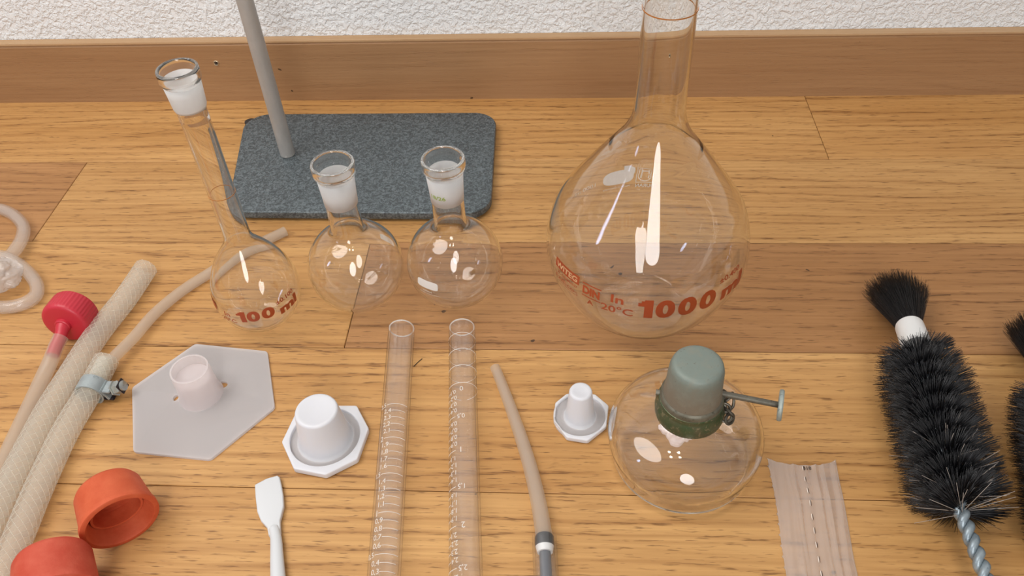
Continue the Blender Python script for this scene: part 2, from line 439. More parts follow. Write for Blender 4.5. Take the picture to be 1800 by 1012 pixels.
PRINTG = plain('green_print', lin(136, 160, 60), .5)
SCREW = plain('screw_steel', lin(190, 176, 150), .3, .8)
WIRE = aged('twisted_galvanised_wire', lin(128, 140, 148), lin(158, 170, 176), lin(98, 108, 116), .45, .38, .62)
BRIS = plain('black_bristle', (.006, .006, .008), .34, Specular_IOR_Level=.6)
BRISG = plain('grey_bristle', lin(168, 156, 146), .4)
TUFT = plain('black_hair', (.010, .008, .008), .45)

# ------------------------------------------------------------ the setting
ROWS = [.6558, .5522, .4507, .3464, .2415, .1380, .0345, -.069]
JX = [[-1.35, -.62, .2158, 1.35], [-1.5, -.404, .98], [-1.2, -.1416, 1.05], [-1.0, .78], [-.9, .95], [-1.1, -.5, .8], [-.9, .6]]
floor = tag(bpy.data.objects.new('floor', None), kind='structure'); COL.objects.link(floor)
bm = bmesh.new(); bmesh.ops.create_cube(bm, size=1, matrix=Matrix.Translation((0, .3, -.0215)) @ Matrix.Diagonal((3.4, 1.0, .02, 1)))
tag(bmobj('subfloor', bm, plain('subfloor_dark', (.08, .05, .03), .9), floor, False), 'dark boards under the parquet')
def plank(x0, x1, y0, y1, mat, seed):
    g = .00022; bm = bmesh.new()
    bmesh.ops.create_cube(bm, size=1, matrix=Matrix.Diagonal((x1-x0-2*g, y1-y0-2*g, .011, 1)))
    bmesh.ops.bevel(bm, geom=[e for e in bm.edges if all(v.co.z > 0 for v in e.verts)], offset=.0004, segments=1, affect='EDGES')
    me = bpy.data.meshes.new('plank'); bm.to_mesh(me); bm.free(); me.materials.append(mat)
    o = bpy.data.objects.new('plank', me); COL.objects.link(o); o.parent = floor
    o.location = ((x0+x1)/2, (y0+y1)/2, -.0055); return o
mats = [[W_GOLD, W_GOLD, W_GOLD], [W_PINK, W_GOLD], [W_GOLD, W_PINK], [W_GOLD], [W_GOLD], [W_GOLD, W_GOLD, W_GOLD], [W_GOLD, W_GOLD]]
for i, xs in enumerate(JX):
    for j in range(len(xs)-1): plank(xs[j], xs[j+1], ROWS[i+1], ROWS[i], mats[i][j], i*5+j)
YB = .6468; YW = .6572
wb = bmesh.new(); bmesh.ops.create_cube(wb, size=1, matrix=Matrix.Translation((0, YW+.03, .5)) @ Matrix.Diagonal((3.4, .06, 1.2, 1)))
tag(bmobj('wall_back', wb, PLASTER, None, False), kind='structure')
bb = bmesh.new(); bmesh.ops.create_cube(bb, size=1, matrix=Matrix.Translation((0, (YB+YW)/2, .0285)) @ Matrix.Diagonal((3.4, YW-YB, .057, 1)))
bmesh.ops.bevel(bb, geom=[e for e in bb.edges if all(v.co.z > .05 and v.co.y < YB+.001 for v in e.verts)], offset=.0016, segments=3, affect='EDGES')
base = tag(bmobj('baseboard_back', bb, W_BASE, None, True, 30), kind='structure')
tb = bmesh.new(); bmesh.ops.create_cube(tb, size=1, matrix=Matrix.Translation((0, (YB+YW)/2+.0004, .0579)) @ Matrix.Diagonal((3.4, YW-YB-.0006, .0018, 1)))
bmesh.ops.bevel(tb, geom=tb.edges[:], offset=.0005, segments=2, affect='EDGES')
tag(bmobj('top_edge', tb, W_EDGE, base, True, 30), 'paler top edge')
def on_front(px, py, Yp):
    d = RT*(px-900)/CF - UP*(py-506)/CF + FW; return Vector((0, 0, CH))+d*(Yp/d.y)
for px, py, r in ((380, 111, .0026), (1185, 97, .0019)):
    p = on_front(px, py, YB); s_ = lobj('screw', [(-.002, 0), (-.002, r), (.0003, r), (.0006, r*.85), (.0001, r*.35), (-.0005, 0)], SCREW, base, p, 20, M=axis_matrix((0, -1, 0)))
    bm = bmesh.new()
    for k in (0, 1): bmesh.ops.create_cube(bm, size=1, matrix=Matrix.Translation(p+Vector((0, -.0004, 0))) @ Matrix.Rotation(.5+k*PI/2, 4, 'Y') @ Matrix.Diagonal((r*1.1, .0006, r*.25, 1)))
    bmobj('cross_recess', bm, DARKM, s_, False)

# ------------------------------------------------------------ retort stand
st = thing('retort_stand', (-.16, .54, 0), 'laboratory stand with a dark grey hammered base plate and a tall steel rod', 'lab stand')
A1, A2, A3, A4 = at(414, 199, .009), at(869, 201, .009), at(858, 373, .009), at(392, 376, .009)
out = round_poly([at(398, 372, .009), at(862, 375, .009), at(873, 197, .009), at(432, 200, .009)], .020, 10)
plate('base_plate', [out], .0022, .0090, HAMMER, st, .0012)
for c_ in (at(420, 362, .002), at(838, 360, .002), at(852, 215, .002), at(440, 214, .002)):
    lobj('rubber_foot', [(0, 0), (0, .005), (.0024, .005), (.0024, 0)], BLACKR, st, (c_.x, c_.y, 0), 24)
rc = at(504, 276, .009)
lobj('rod', [(.0088, 0), (.0088, .0054), (.0096, .0061), (.62, .0061), (.6215, .0045), (.6215, 0)], ROD, st, (rc.x, rc.y+.004, 0), 40)

# ------------------------------------------------------------ glass flasks
def shell(outer, wall, bottom=None):
    """closed cross-section of a hollow turned body: outer profile bottom to top, then back down inside"""
    O = smooth_profile(outer); n = len(O); inn = []
    for i in range(n-1, -1, -1):
        a = O[max(i-1, 0)]; b = O[min(i+1, n-1)]; t_ = b-a; L = np.hypot(*t_)+1e-9
        nz, nr = -t_[1]/L, t_[0]/L   # outward normal in (z, r)
        wl = wall(O[i][0]) if callable(wall) else wall
        z, r = O[i][0]-nz*wl, O[i][1]-nr*wl
        if i == n-1: z = O[i][0]; r = O[i][1]-wl
        inn.append((max(z, .0004), max(r, 0)))
    inn = [p for p in inn if p[1] > .0012]
    if inn[0][0] > O[-1][0]-1e-6: pass
    return O, [(z, r) for z, r in inn]
def flask(name, X, Y, outer, wall, label, cat='flask', group=None, body='flask_body', mat=None, floorz=.0016, mouth=True):
    e = thing(name, (X, Y, 0), label, cat, group)
    O, I = shell(outer, wall)
    prof = [(O[0][0]+.0003, 0)]+[tuple(p) for p in O]
    zt = O[-1][0]; rt = O[-1][1]; wl = wall(zt) if callable(wall) else wall
    prof += [(zt+wl*.35, rt-wl*.25), (zt+wl*.42, rt-wl*.55), (zt+wl*.3, rt-wl*.85)]
    prof += [p for p in I if p[0] > floorz and p[0] < zt]
    prof.append((floorz, max(prof[-1][1]*.5, .001))); prof.append((floorz+.0004, 0))
    lobj(body, prof, mat or GLASS, e, (X, Y, 0), 96, angle=None)
    return e, O
def pear(R, zc, lo, hi, ex, rn, tail, umax=.85):
    P = [(0, R*math.sin(.42)*.86)]
    for t_ in np.linspace(.46, 1.57, 9): P.append((max(.0006, zc-lo*math.cos(t_)), R*math.sin(t_)))
    P = [P[0]]+[p for p in P[1:] if p[0] > .0005]
    for u in np.linspace(.12, umax, 7): P.append((zc+u*(hi-zc), rn+(R-rn)*(1-u**ex)))
    return P+tail
# one litre volumetric flask
X1, Y1 = .0530, .3862
P1 = [(0, .0293), (.0006, .0305), (.010, .0390), (.025, .0508), (.045, .0600), (.064, .0622), (.085, .0573), (.100, .0480), (.115, .0370), (.128, .0273), (.138, .0200), (.146, .0160), (.152, .0144), (.160, .0138), (.19, .0137), (.24, .0137), (.275, .0138)]
big, O1 = flask('volumetric_flask', X1, Y1, P1, lambda z: .0016 if z < .13 else .0014, 'large clear glass volumetric flask marked 1000 ml in brown, tallest vessel standing near the baseboard')
for zz, nm_ in ((.212, PRINTA),):
    lobj('graduation_ring', [(zz, .01372), (zz, .01392), (zz+.0006, .01392), (zz+.0006, .01372)], nm_, big, (X1, Y1, 0), 64, closed=True)
pf = [tuple(p) for p in O1]
pr = Print(surf(X1, Y1, pf))
pr.one(-98.5, -90.6, .0545, .0685)
for a0, a1 in ((-89.3, -79.0), (-77.4, -67.0), (-65.2, -54.8)): pr.text('0', a0, a1, .0545, .0685, .05, .04)
pr.text('ml', -50.5, -31.5, .0548, .0668, .05)
pr.text('±0.400', -52.5, -35.5, .0692, .0727, .02)
pr.text('In', -113.2, -106.2, .0628, .0686, .02); pr.text('20°C', -118.5, -100.8, .0545, .0604, .015)
pr.text('DIN', -130.3, -119.5, .0608, .0668, .05); pr.rect(-130.6, -118.8, .0680, .0688); pr.rect(-130.6, -118.8, .0588, .0596)
pr.text('A', -127.2, -123.2, .0535, .0575, .03)
pr.rect(-154, -133, .0640, .0702, 16, 4)
pr.text('W. GERMANY', -151.5, -134, .0606, .0626, .01)
pr.text('Diffico', -153, -136.5, .0555, .0592, .0); pr.rect(-152, -134.2, .0541, .0544); pr.rect(-134.5, -134.2, .0541, .0566, 1, 4); pr.rect(-138, -134.2, .0566, .0569, 4, 1)
pr.build('brown_marking', PRINTB, big)
pk = Print(surf(X1, Y1, pf, .0004)); pk.text('WITEG', -152.6, -134.4, .0652, .0690, .03); pk.build('knockout_lettering', PRINTT, big)
pw = Print(surf(X1, Y1, pf)); pw.oval(104.6, .0634, 10.2, .0062, 0, 36, .72); pw.build('label_patch', PRINTW, big)
pw = Print(surf(X1, Y1, pf))
for a in ((81.6, 92.9, .0682, .0687), (81.6, 92.9, .0570, .0575)): pw.rect(*a)
for a in ((81.6, 82.1, .0570, .0687), (92.4, 92.9, .0570, .0687)): pw.rect(*a, 2, 6)
pw.oval(87.25, .06285, 4.6, .0049, .86); pw.rect(84.4, 85.3, .0605, .0652, 1, 3); pw.rect(89.2, 90.1, .0605, .0652, 1, 3); pw.rect(84.4, 90.1, .0623, .0633)
pw.text('DURAN', 80.7, 92.9, .0533, .0560, .02)
pw.text('Made in Germany', 96.5, 114.5, .0537, .0556, 0)
pw.text('1000 ml', 120.0, 136.5, .0605, .0637, 0); pw.build('white_marking', PRINTF, big)

# 100 ml volumetric flask with ground joint
X2, Y2 = -.1994, .3717
P2 = [(0, .0100), (.0005, .0112), (.004, .0152), (.010, .0212), (.018, .0260), (.028, .0280), (.038, .0272), (.048, .0240), (.056, .0200), (.062, .0160), (.067, .0123), (.071, .0097), (.075, .0084), (.082, .0080), (.11, .0079), (.150, .0079), (.1655, .0081), (.168, .0087), (.176, .0093), (.1815, .0097), (.1825, .0104), (.184, .0110), (.1875, .0111), (.1895, .0109)]
sm, O2 = flask('volumetric_flask', X2, Y2, P2, lambda z: .0012 if z < .16 else .0016, 'small clear volumetric flask marked 100 ml in brown, long thin neck with frosted mouth', group=None)
def liner(e, X, Y, pts, mat=FROST):
    prof = [(z, r) for z, r in pts]+[(z, r-.00016) for z, r in pts[::-1]]
    return tag(lobj('ground_joint', prof, mat, e, (X, Y, 0), 64, closed=True, angle=None), 'frosted ground glass joint')
liner(sm, X2, Y2, [(.1665, .0066), (.170, .0071), (.182, .0079), (.1845, .0088)])
tag(lobj('frosted_band', [(.1663, .00835), (.168, .0089), (.176, .0095), (.1813, .0099), (.1813, .0097), (.176, .0093), (.168, .0087)], FROST, sm, (X2, Y2, 0), 64, closed=True, angle=None), 'frosted outer face of the joint')
lobj('graduation_ring', [(.1085, .00792), (.1085, .00808), (.1089, .00808), (.1089, .00792)], PRINTA, sm, (X2, Y2, 0), 64, closed=True)
pf = [tuple(p) for p in O2]; pr = Print(surf(X2, Y2, pf, .0002))
pr.one(-99.5, -87.5, .0268, .0356)
for a0, a1 in ((-86, -69.5), (-67, -50)): pr.text('0', a0, a1, .0268, .0356, .05, .04)
pr.text('ml', -43, -12.5, .0248, .0325, .05); pr.text('±0.100', -45, -15, .0340, .0370, .02)
pr.text('In', -118, -109.5, .0300, .0336, .02); pr.text('20°C', -126, -102.5, .0248, .0284, .02)
pr.rect(-160, -136, .0285, .0345, 10, 3); pr.build('brown_marking', PRINTB, sm)

# two round bottom flasks
def round_flask(X, Y, R, label):
    P = [(0, R*.22)]
    for t_ in np.linspace(.24, 2.72, 22): P.append((R-.0008-R*math.cos(t_) if t_ > .3 else .0003, R*math.sin(t_)))
    P = [P[0]]+[p for p in P[1:] if p[0] > .0009]
    zn = P[-1][0]
    P += [(zn+.0020, .0112), (zn+.006, .0104), (.078, .0102), (.0835, .0102), (.092, .0106), (.1045, .0114), (.1062, .0120), (.1078, .0131), (.1110, .0134), (.1142, .0131)]
    e, O = flask('round_bottom_flask', X, Y, P, lambda z: .0013 if z < .1 else .0019, label, group='short necked round flasks')
    liner(e, X, Y, [(.0842, .0089), (.094, .0094), (.1055, .0102)])
    B_ = [(.0842, .0104), (.092, .0107), (.1040, .01145)]
    tag(lobj('frosted_band', B_+[(z, r-.0002) for z, r in B_[::-1]], FROST, e, (X, Y, 0), 64, closed=True, angle=None), 'frosted outer face of the joint')
    return e, [tuple(p) for p in O]
e1, O3 = round_flask(-.1367, .3925, .0317, 'clear round flask with a frosted neck joint, between the 100 ml flask and its twin')
e2, O4 = round_flask(-.0707, .3966, .0319, 'clear round flask with green figures on its joint, by the stand base corner')
pr = Print(surf(-.0707, .3966, O4, .0002)); pr.oval(-118, .0362, 14.2, .0030, 0, 36, .35); pr.build('label_patch', PRINTW, e2)
pr = Print(surf(-.0707, .3966, O4, .0002)); pr.text('100ml', -124, -112, .0302, .0317, .01); pr.text('Made in Germany', -129, -103, .0280, .0293, 0); pr.build('white_marking', PRINTF, e2)
pr = Print(surf(-.0707, .3966, O4, .0002)); pr.text('18/26', -140, -86, .0905, .0935, .02); pr.build('green_marking', PRINTG, e2)
pr = Print(surf(-.1367, .3925, O3, .0002)); pr.oval(54, .0322, 13, .0030, 0, 36, .35); pr.build('label_patch', PRINTW, e1)

# ------------------------------------------------------------ spirit lamp
X5, Y5 = .0686, .2668
P5 = [(0, .0325), (.0010, .0362), (.004, .0386), (.009, .0394), (.0135, .0404), (.020, .0419), (.027, .0419), (.033, .0395), (.0375, .0345), (.0405, .028), (.0425, .021), (.0435, .0172), (.0455, .0156), (.0540, .0147)]
lamp, O5 = flask('spirit_lamp', X5, Y5, P5, lambda z: .0016, 'squat clear glass spirit lamp with a green grey metal cap, chain and side knob', 'lamp', body='glass_reservoir', mat=GLASS, floorz=.0035)
colp = [(.0345, .0168), (.0350, .0178), (.0385, .0183), (.0420, .0180), (.0438, .0170), (.0452, .0165), (.0462, .0168), (.0470, .0166), (.0474, .0158), (.0476, .0150), (.0345, .0162)]
DZ = .0084
colp = [(z+DZ, r*1.01) for z, r in colp]
def knurl(z, r, a): return r*(1+.006*math.cos(a*70)) if .0340+DZ < z < .0352+DZ else r
lobj('collar', colp, COLLAR, lamp, (X5, Y5, 0), 140, closed=True, mod=knurl, angle=40)
capp = [(.0593, .0151), (.0615, .0149), (.0630, .0148), (.066, .0145), (.0785, .0138), (.0815, .0130), (.0828, .0118), (.0832, .0100), (.0830, 0), (.0815, 0), (.0815, .0118), (.0593, .0140)]
crim = [(z+.0057, r*.985) for z, r in [(.0478, .0158), (.0482, .0166), (.0490, .0168), (.0524, .0166), (.0530, .0161), (.0536, .0154), (.0536, .0143), (.0478, .0150)]]
tag(lobj('cap_rim', crim, aged('dark_olive_rim', lin(92, 88, 74), lin(112, 108, 94), lin(72, 68, 54), .4, .45), lamp, (X5, Y5, 0), 72, closed=True, angle=40), 'darker stepped rim of the cap')
cap = lobj('cap', capp[::1], CAPM, lamp, (X5, Y5, 0), 72, closed=False, angle=50)
# side pin with a disc knob, stub on the other side
pz = .0545
p0 = at(1256, 689, .0590); p1 = at(1372, 712, .0545)
dirp = (p1-p0).normalized()
sobj('pin', [p0, p0+dirp*.006, p1-dirp*.004, p1], .00165, PIN, lamp, 14)
vk = (p1-Vector((0, 0, CH))).normalized(); M = axis_matrix((dirp-vk*dirp.dot(vk)*.85).normalized()+Vector((.10, 0, .05)))
lobj('knob', [(-.0012, 0), (-.0012, .0078), (-.0006, .0083), (.0006, .0083), (.0012, .0078), (.0012, 0)], KNOB, lamp, p1, 40, M=M)
ps = Vector((X5-.0150, Y5+.003, pz)); sobj('stub', [ps, ps+Vector((-.0032, .0006, 0))], .0016, PIN, lamp, 12)
def ring_link(c, nrm, R, r, mat, parent, name='chain_link', st=1.25):
    M = axis_matrix(nrm); V = []; F = []; n, k = 32, 8
    for i in range(n):
        a = 2*PI*i/n
        for j in range(k):
            b = 2*PI*j/k; rr = R+r*math.cos(b)
            V.append(Vector(c)+M @ Vector((rr*math.cos(a)*st, rr*math.sin(a), r*math.sin(b))))
    for i in range(n):
        for j in range(k): F.append((i*k+j, ((i+1) % n)*k+j, ((i+1) % n)*k+(j+1) % k, i*k+(j+1) % k))
    return fixn(obj(name, V, F, mat, parent))
for (px, py, z, nr, R) in ((1263, 694, .0560, (.4, -.8, .5), .0030), (1266, 706, .0540, (1, .2, .3), .0024), (1271, 714, .0520, (-.2, -.9, .5), .0024), (1268, 724, .0500, (.9, -.3, .4), .0023),
                          (1275, 729, .0490, (0, -.6, .9), .0023), (1282, 733, .0480, (.6, -.5, .6), .0022), (1280, 721, .0505, (.7, .6, .4), .0022)):
    ring_link(at(px, py, z)+Vector((0, -.001, 0)), nr, R*1.15, .00075, CHAIN, lamp)
# hook from the chain round the pin
hk = path([at(1277, 718, .0510), at(1273, 708, .053), at(1279, 702, .055), at(1285, 697, .056), at(1287, 690, .058), at(1289, 694, .055), at(1290, 705, .052), at(1288, 715, .050), at(1281, 721, .049)], 30)
sobj('hook', hk, .0008, CHAIN, lamp, 8)
# cotton wick lying in the reservoir under the collar
bm = bmesh.new(); wc = at(1190, 768, .026)
def lump(c, ax, L, r0, r1, n=10, k=8):
    ax = Vector(ax).normalized(); P = [Vector(c)+ax*L*i/n for i in range(n+1)]
    R_ = [max(.0003, (r0+(r1-r0)*i/n)*(1+.22*math.sin(i*2.1+c[0]*900))*(math.sqrt(max(0, 1-(2*i/n-1)**8)))) for i in range(n+1)]
    V, F = sweep(P, R_, k); vs = [bm.verts.new(v) for v in V]
    for f in F:
        bm.faces.new([vs[i] for i in f])
for tgt, r0, r1 in (((1157, 748, .0300), .0042, .0018), ((1218, 770, .026), .0040, .0018), ((1186, 784, .0215), .0044, .0030), ((1192, 752, .030), .0044, .0046)):
    q = at(*tgt); lump(wc, q-wc, (q-wc).length, r0, r1)
bmesh.ops.recalc_face_normals(bm, faces=bm.faces)
wk = bmobj('cotton_wick', bm, COTTON, lamp)
md = wk.modifiers.new('r', 'REMESH'); md.mode = 'VOXEL'; md.voxel_size = .0006; md.use_smooth_shade = True

# ------------------------------------------------------------ plastic stoppers
# hexagonal plate
hexv = [at(*p, .0018) for p in ((343, 604), (470, 617), (483, 716), (369, 808), (234, 794), (232, 681))]
hp = round_poly(hexv, .0035, 5)
hx = thing('hexagonal_plate', tuple(Vector((sum(v.x for v in hexv)/6, sum(v.y for v in hexv)/6, 0))), 'flat hexagonal plate of cloudy white plastic with an open cone and two small holes', 'stopper')
h1 = at(309, 699, .0018); h2 = at(385, 677, .0018); hc = at(350, 699, .0018)
plate('hexagon', [hp[::-1], circle(h1, .0015, 14, .0022), circle(at(391, 676, .0018), .0032, 18, .0026)], 0, .0020, HEXM, hx, .0004)
ct = at(332, 648, .0265)
def cone_shell(name, c0, c1, r0, r1, z0, z1, th, mat, parent):
    V = []; F = []; n = 56; k = 8; rings = []
    for s_, rr in ((0, 0), (1, -th)):
        for i in range(k+1):
            t_ = i/k if s_ == 0 else 1-i/k; fl = .0012*math.exp(-t_*9); st_ = len(V)
            c = c0.lerp(c1, t_); r = r0+(r1-r0)*t_+fl+rr; z = z0+(z1-z0)*t_
            for j in range(n): a = 2*PI*j/n; V.append((c.x+r*math.cos(a), c.y+r*math.sin(a), z))
            rings.append(list(range(st_, st_+n)))
    for a, b in zip(rings, rings[1:]+rings[:1]):
        for j in range(n): F.append((a[j], a[(j+1) % n], b[(j+1) % n], b[j]))
    return fixn(obj(name, V, F, mat, parent, True, 50))
cone_shell('cone', Vector((ct.x, ct.y, 0)), Vector((ct.x, ct.y, 0)), .0124, .0114, .0016, .0265, .0010, HEXC, hx)
lobj('cone_lid', [(.0185, 0), (.0185, .0103), (.0191, .0103), (.0191, 0)], HEXC, hx, (ct.x, ct.y, 0), 40)

def oct_stopper(corners, topc, rtop, rbot, hgt, recess, label, h=.0048):
    V_ = [at(*p, h) for p in corners]; cx_ = sum(v.x for v in V_)/len(V_); cy_ = sum(v.y for v in V_)/len(V_)
    e = thing('octagonal_stopper', (cx_, cy_, 0), label, 'stopper', 'octagonal stoppers')
    rp = round_poly(V_, .0022, 4)
    if (rp[1]-rp[0]).cross(rp[8]-rp[0]) < 0: pass
    plate('octagonal_rim', [rp, circle((cx_, cy_), recess, 56)], .0004, h, WHITE, e, .0007)
    lobj('recess_floor', [(.0, 0), (.0, recess+.0008), (.0022, recess+.0008), (.0022, 0)], HEXM, e, (cx_, cy_, 0), 48)
    c = topc; pr_ = [(.0018, rbot+.0016), (.0030, rbot+.0004), (.0045, rbot), (hgt-.0016, rtop), (hgt-.0004, rtop-.0005), (hgt, rtop-.0015), (hgt-.0004, rtop-.0028), (hgt-.0006, 0)]
    lobj('plug', [(.0018, 0)]+pr_, WHITE, e, (cx_, cy_, 0), 56, angle=50)
    return e
oct_stopper([(560, 712), (627, 712), (648, 752), (628, 806), (572, 834), (516, 823), (495, 776), (521, 722)], None, .0123, .0152, .0300, .0205, 'larger white octagonal stopper with an upright tapered plug, right of the hexagonal plate')
oct_stopper([(996, 691), (1046, 692), (1070, 712), (1066, 748), (1033, 774), (996, 768), (973, 738), (976, 707)], None, .0067, .0084, .0268, .0150, 'smaller white octagonal stopper with a narrow plug, touching the spirit lamp', .0040)

# ------------------------------------------------------------ spatula
so = [(447.4, 851), (448.5, 872), (451.5, 898), (458, 914), (469, 926), (471.7, 940), (473.5, 970), (476, 1012), (480, 1060), (484, 1120), (502, 1120), (503, 1060), (500.5, 1012), (496.8, 973), (493, 935), (492, 914), (498.5, 888), (497.3, 868), (494, 850), (491, 837), (487, 834.6), (468, 840)]
sp_ = [at(x, y, .0038) for x, y in so]
sv = thing('spatula', (sp_[2].x, sp_[2].y, 0), 'small white plastic spatula with a slanted blade below the larger stopper', 'spatula')
plate('blade', [[(p.x, p.y) for p in sp_[:6]+sp_[14:]]], .0004, .0038, SPAT, sv, .0009)
hp_ = path([at(481, 928, .0030), at(485, 945, .0032), at(487, 985, .0034), at(488.5, 1012, .0034), at(492, 1060, .0034), at(496, 1140, .0034)], 30)
hr = [.0028+.0012*min(1, i/len(hp_)*2.2) for i in range(len(hp_))]
sobj('handle', hp_, hr, SPAT, sv, 18, sq=.82)

# ------------------------------------------------------------ rubber caps
def rubber_cap(c_lip, axis, r_lip, r_body, L, mat, label):
    """open cap lying on its side; axis points out of its mouth"""
    e = thing('rubber_bung', (c_lip.x, c_lip.y, 0), label, 'rubber cap', 'rubber caps')
    M = axis_matrix(axis)
    prof = [(-L, 0), (-L, r_body*.80), (-L+.0012, r_body*.93), (-L+.0035, r_body), (-.004, r_lip*.965), (-.0028, r_lip), (-.0004, r_lip), (0, r_lip-.0005), (.0001, r_lip-.0026), (-.0006, r_lip-.0032), (-L*.45, r_body-.0036), (-L+.004, r_body-.0052), (-L+.0028, 0)]
    lobj('cap_wall', prof, mat, e, c_lip, 72, M=M, angle=50)
    # inner sleeve: a thin oval cup standing free of the outer wall on its upper side
    V = []; F = []; n = 40; k = 5; rings = []
    lst = [(0, -.0085-(L-.015)*i/k) for i in range(k+1)]+[(.0012, -.0085-(L-.015)*(k-i)/k) for i in range(k+1)]
    for th_, zz in lst:
        b0 = len(V)
        for j in range(n):
            a = 2*PI*j/n; V.append(c_lip+M @ Vector(((.0135-th_)*math.cos(a), (.0112-th_)*math.sin(a)-.0021, zz)))
        rings.append(b0)
    for a, b in zip(rings, rings[1:]+rings[:1]):
        for j in range(n): F.append((a+j, a+(j+1) % n, b+(j+1) % n, b+j))
    fixn(obj('inner_sleeve', V, F, mat, e, True, 50)); return e
zl = .0195
rubber_cap(at(212, 917, zl), Vector((.62, -.78, -.03)), .0198, .0172, .0245, RUBBER, 'orange rubber cap lying on its side with the open mouth toward the spatula')
rubber_cap(at(98, 1052, .020), Vector((.45, -.88, -.05)), .0205, .0182, .0250, RUBBER2, 'reddish rubber cap cut off by the lower picture edge beside the hose')

# ------------------------------------------------------------ hoses on the left
def braid(P, R, name, parent, nthr=10, pitch=.048, r=.00022, mat=THREAD, r_end=None):
    FR = frames(P); V = []; F = []; L = [0]
    for i in range(1, len(P)): L.append(L[-1]+(P[i]-P[i-1]).length)
    tot = L[-1]; N = int(tot/.0016); Lx = np.array(L); PA = np.array([[*p] for p in P]); U = np.array([[*f[1]] for f in FR]); W = np.array([[*f[2]] for f in FR])
    for sgn in (1, -1):
        for h in range(nthr):
            prev = None
            for i in range(N+1):
                s = tot*i/N; c = np.array([np.interp(s, Lx, PA[:, k]) for k in range(3)])
                u = np.array([np.interp(s, Lx, U[:, k]) for k in range(3)]); w_ = np.array([np.interp(s, Lx, W[:, k]) for k in range(3)])
                a = 2*PI*h/nthr+sgn*2*PI*s/pitch
                d = u*math.cos(a)+w_*math.sin(a); tt = -u*math.sin(a)+w_*math.cos(a); b = len(V)
                V += [c+d*(R+r*.5)+tt*0, c+d*R+tt*r, c+d*(R-r*.5), c+d*R-tt*r]
                if prev is not None:
                    for k in range(4): F.append((prev+k, prev+(k+1) % 4, b+(k+1) % 4, b+k))
                prev = b
    o = obj(name, V, F, mat, parent, True, None); o['kind'] = 'stuff'; return o
RH = .0077
hA = path([at(257, 470, RH), at(222, 522, RH), at(183, 571, RH), at(155, 610, RH), at(121, 664, RH), at(87, 718, RH), at(58, 772, RH), at(22, 842, RH), at(-18, 925, RH), at(-60, 1010, RH)], 70)
E1 = thing('reinforced_hose', (hA[0].x, hA[0].y, 0), 'braided clear hose with its cut end free, between the red fitting and the clamped hose', 'hose', 'braided hoses')
hw = sobj('hose_wall', hA, RH, HOSE, E1, 28, inner=RH-.0022, angle=60); braid(hA, RH+.00002, 'braid', hw)
hB = path([at(187, 632, .0082), at(166, 672, RH), at(146, 706, RH), at(114, 760, RH), at(70, 853, RH), at(38, 930, RH), at(12, 992, RH), at(-12, 1055, RH)], 60)
E2 = thing('reinforced_hose', (hB[0].x, hB[0].y, 0), 'braided clear hose with a thin tube stuffed in its end, held by a metal clamp', 'hose', 'braided hoses')
rB = [RH*(1.0 if i > 3 else .96) for i in range(len(hB))]
hw = sobj('hose_wall', hB, rB, HOSE, E2, 28, inner=RH-.0022, angle=60); braid(hB, RH+.00002, 'braid', hw)
ie = [hB[0].lerp(hB[1], .4)] + hB[1:9]
tag(sobj('cloudy_end', ie, RH-.0026, HOSEEND, E2, 20), 'whitened inside of the cut end')
# hose clamp
kc = at(162, 684, RH); ax = (at(150, 705, RH)-at(174, 662, RH)).normalized()
cl = thing('hose_clamp', (kc.x, kc.y, 0), 'grey metal band clamp with a slotted hexagonal bolt around the braided hose', 'clamp')
M = axis_matrix(ax)
lobj('band', [(-.0048, RH+.0003), (-.0048, RH+.0013), (.0048, RH+.0013), (.0048, RH+.0003)], ZINC, cl, kc, 56, closed=True, M=M)
sd = Vector((0, 0, 1)).cross(ax).normalized();
if sd.x < 0: sd = -sd
def box(bm, c, x, y, z, sx, sy, sz):
    M_ = Matrix(((x.x, y.x, z.x, c.x), (x.y, y.y, z.y, c.y), (x.z, y.z, z.z, c.z), (0, 0, 0, 1)))
    r_ = bmesh.ops.create_cube(bm, size=1, matrix=M_ @ Matrix.Diagonal((sx, sy, sz, 1)))
    bmesh.ops.bevel(bm, geom=list({e for v in r_['verts'] for e in v.link_edges}), offset=min(sx, sy, sz)*.22, segments=2, affect='EDGES')
up_ = Vector((0, 0, 1)); axh = ax
bm = bmesh.new(); box(bm, kc+sd*(RH+.0036)+up_*.0028, sd, axh, up_, .0062, .0088, .0016); bmobj('upper_lug', bm, ZINC, cl, True, 30)
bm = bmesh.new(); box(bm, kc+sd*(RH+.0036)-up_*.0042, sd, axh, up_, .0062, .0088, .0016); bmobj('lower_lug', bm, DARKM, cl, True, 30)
bdir = (sd*.92+up_*.35-axh*.10).normalized(); b0_ = kc+sd*(RH+.0022)-up_*.0008
sobj('bolt_shaft', [b0_, b0_+bdir*.010], .0022, DARKM, cl, 14)
bm = bmesh.new(); box(bm, kc+sd*(RH+.0024)+up_*.0, bdir, axh, bdir.cross(axh), .0016, .0092, .0088); bmobj('bracket', bm, ZINC, cl, True, 30)
hM = axis_matrix(bdir); hb = b0_+bdir*.0055
hd = lobj('bolt_head', [(0, 0), (0, .0052), (.0009, .0052), (.0010, .0044), (.0040, .0044), (.0046, .0038), (.0048, 0)], BOLT, cl, hb, 6, M=hM, angle=20)
bmn = hb+bdir*.0062
lobj('bolt_tip', [(-.0018, 0), (-.0018, .0034), (.0008, .0033), (.0014, .0024), (.0015, 0)], BOLT, cl, bmn, 20, M=hM)
bm = bmesh.new(); box(bm, bmn-bdir*.0004, bdir, axh, bdir.cross(axh), .0010, .0072, .0072); bmobj('slot', bm, DARKM, cl, False)
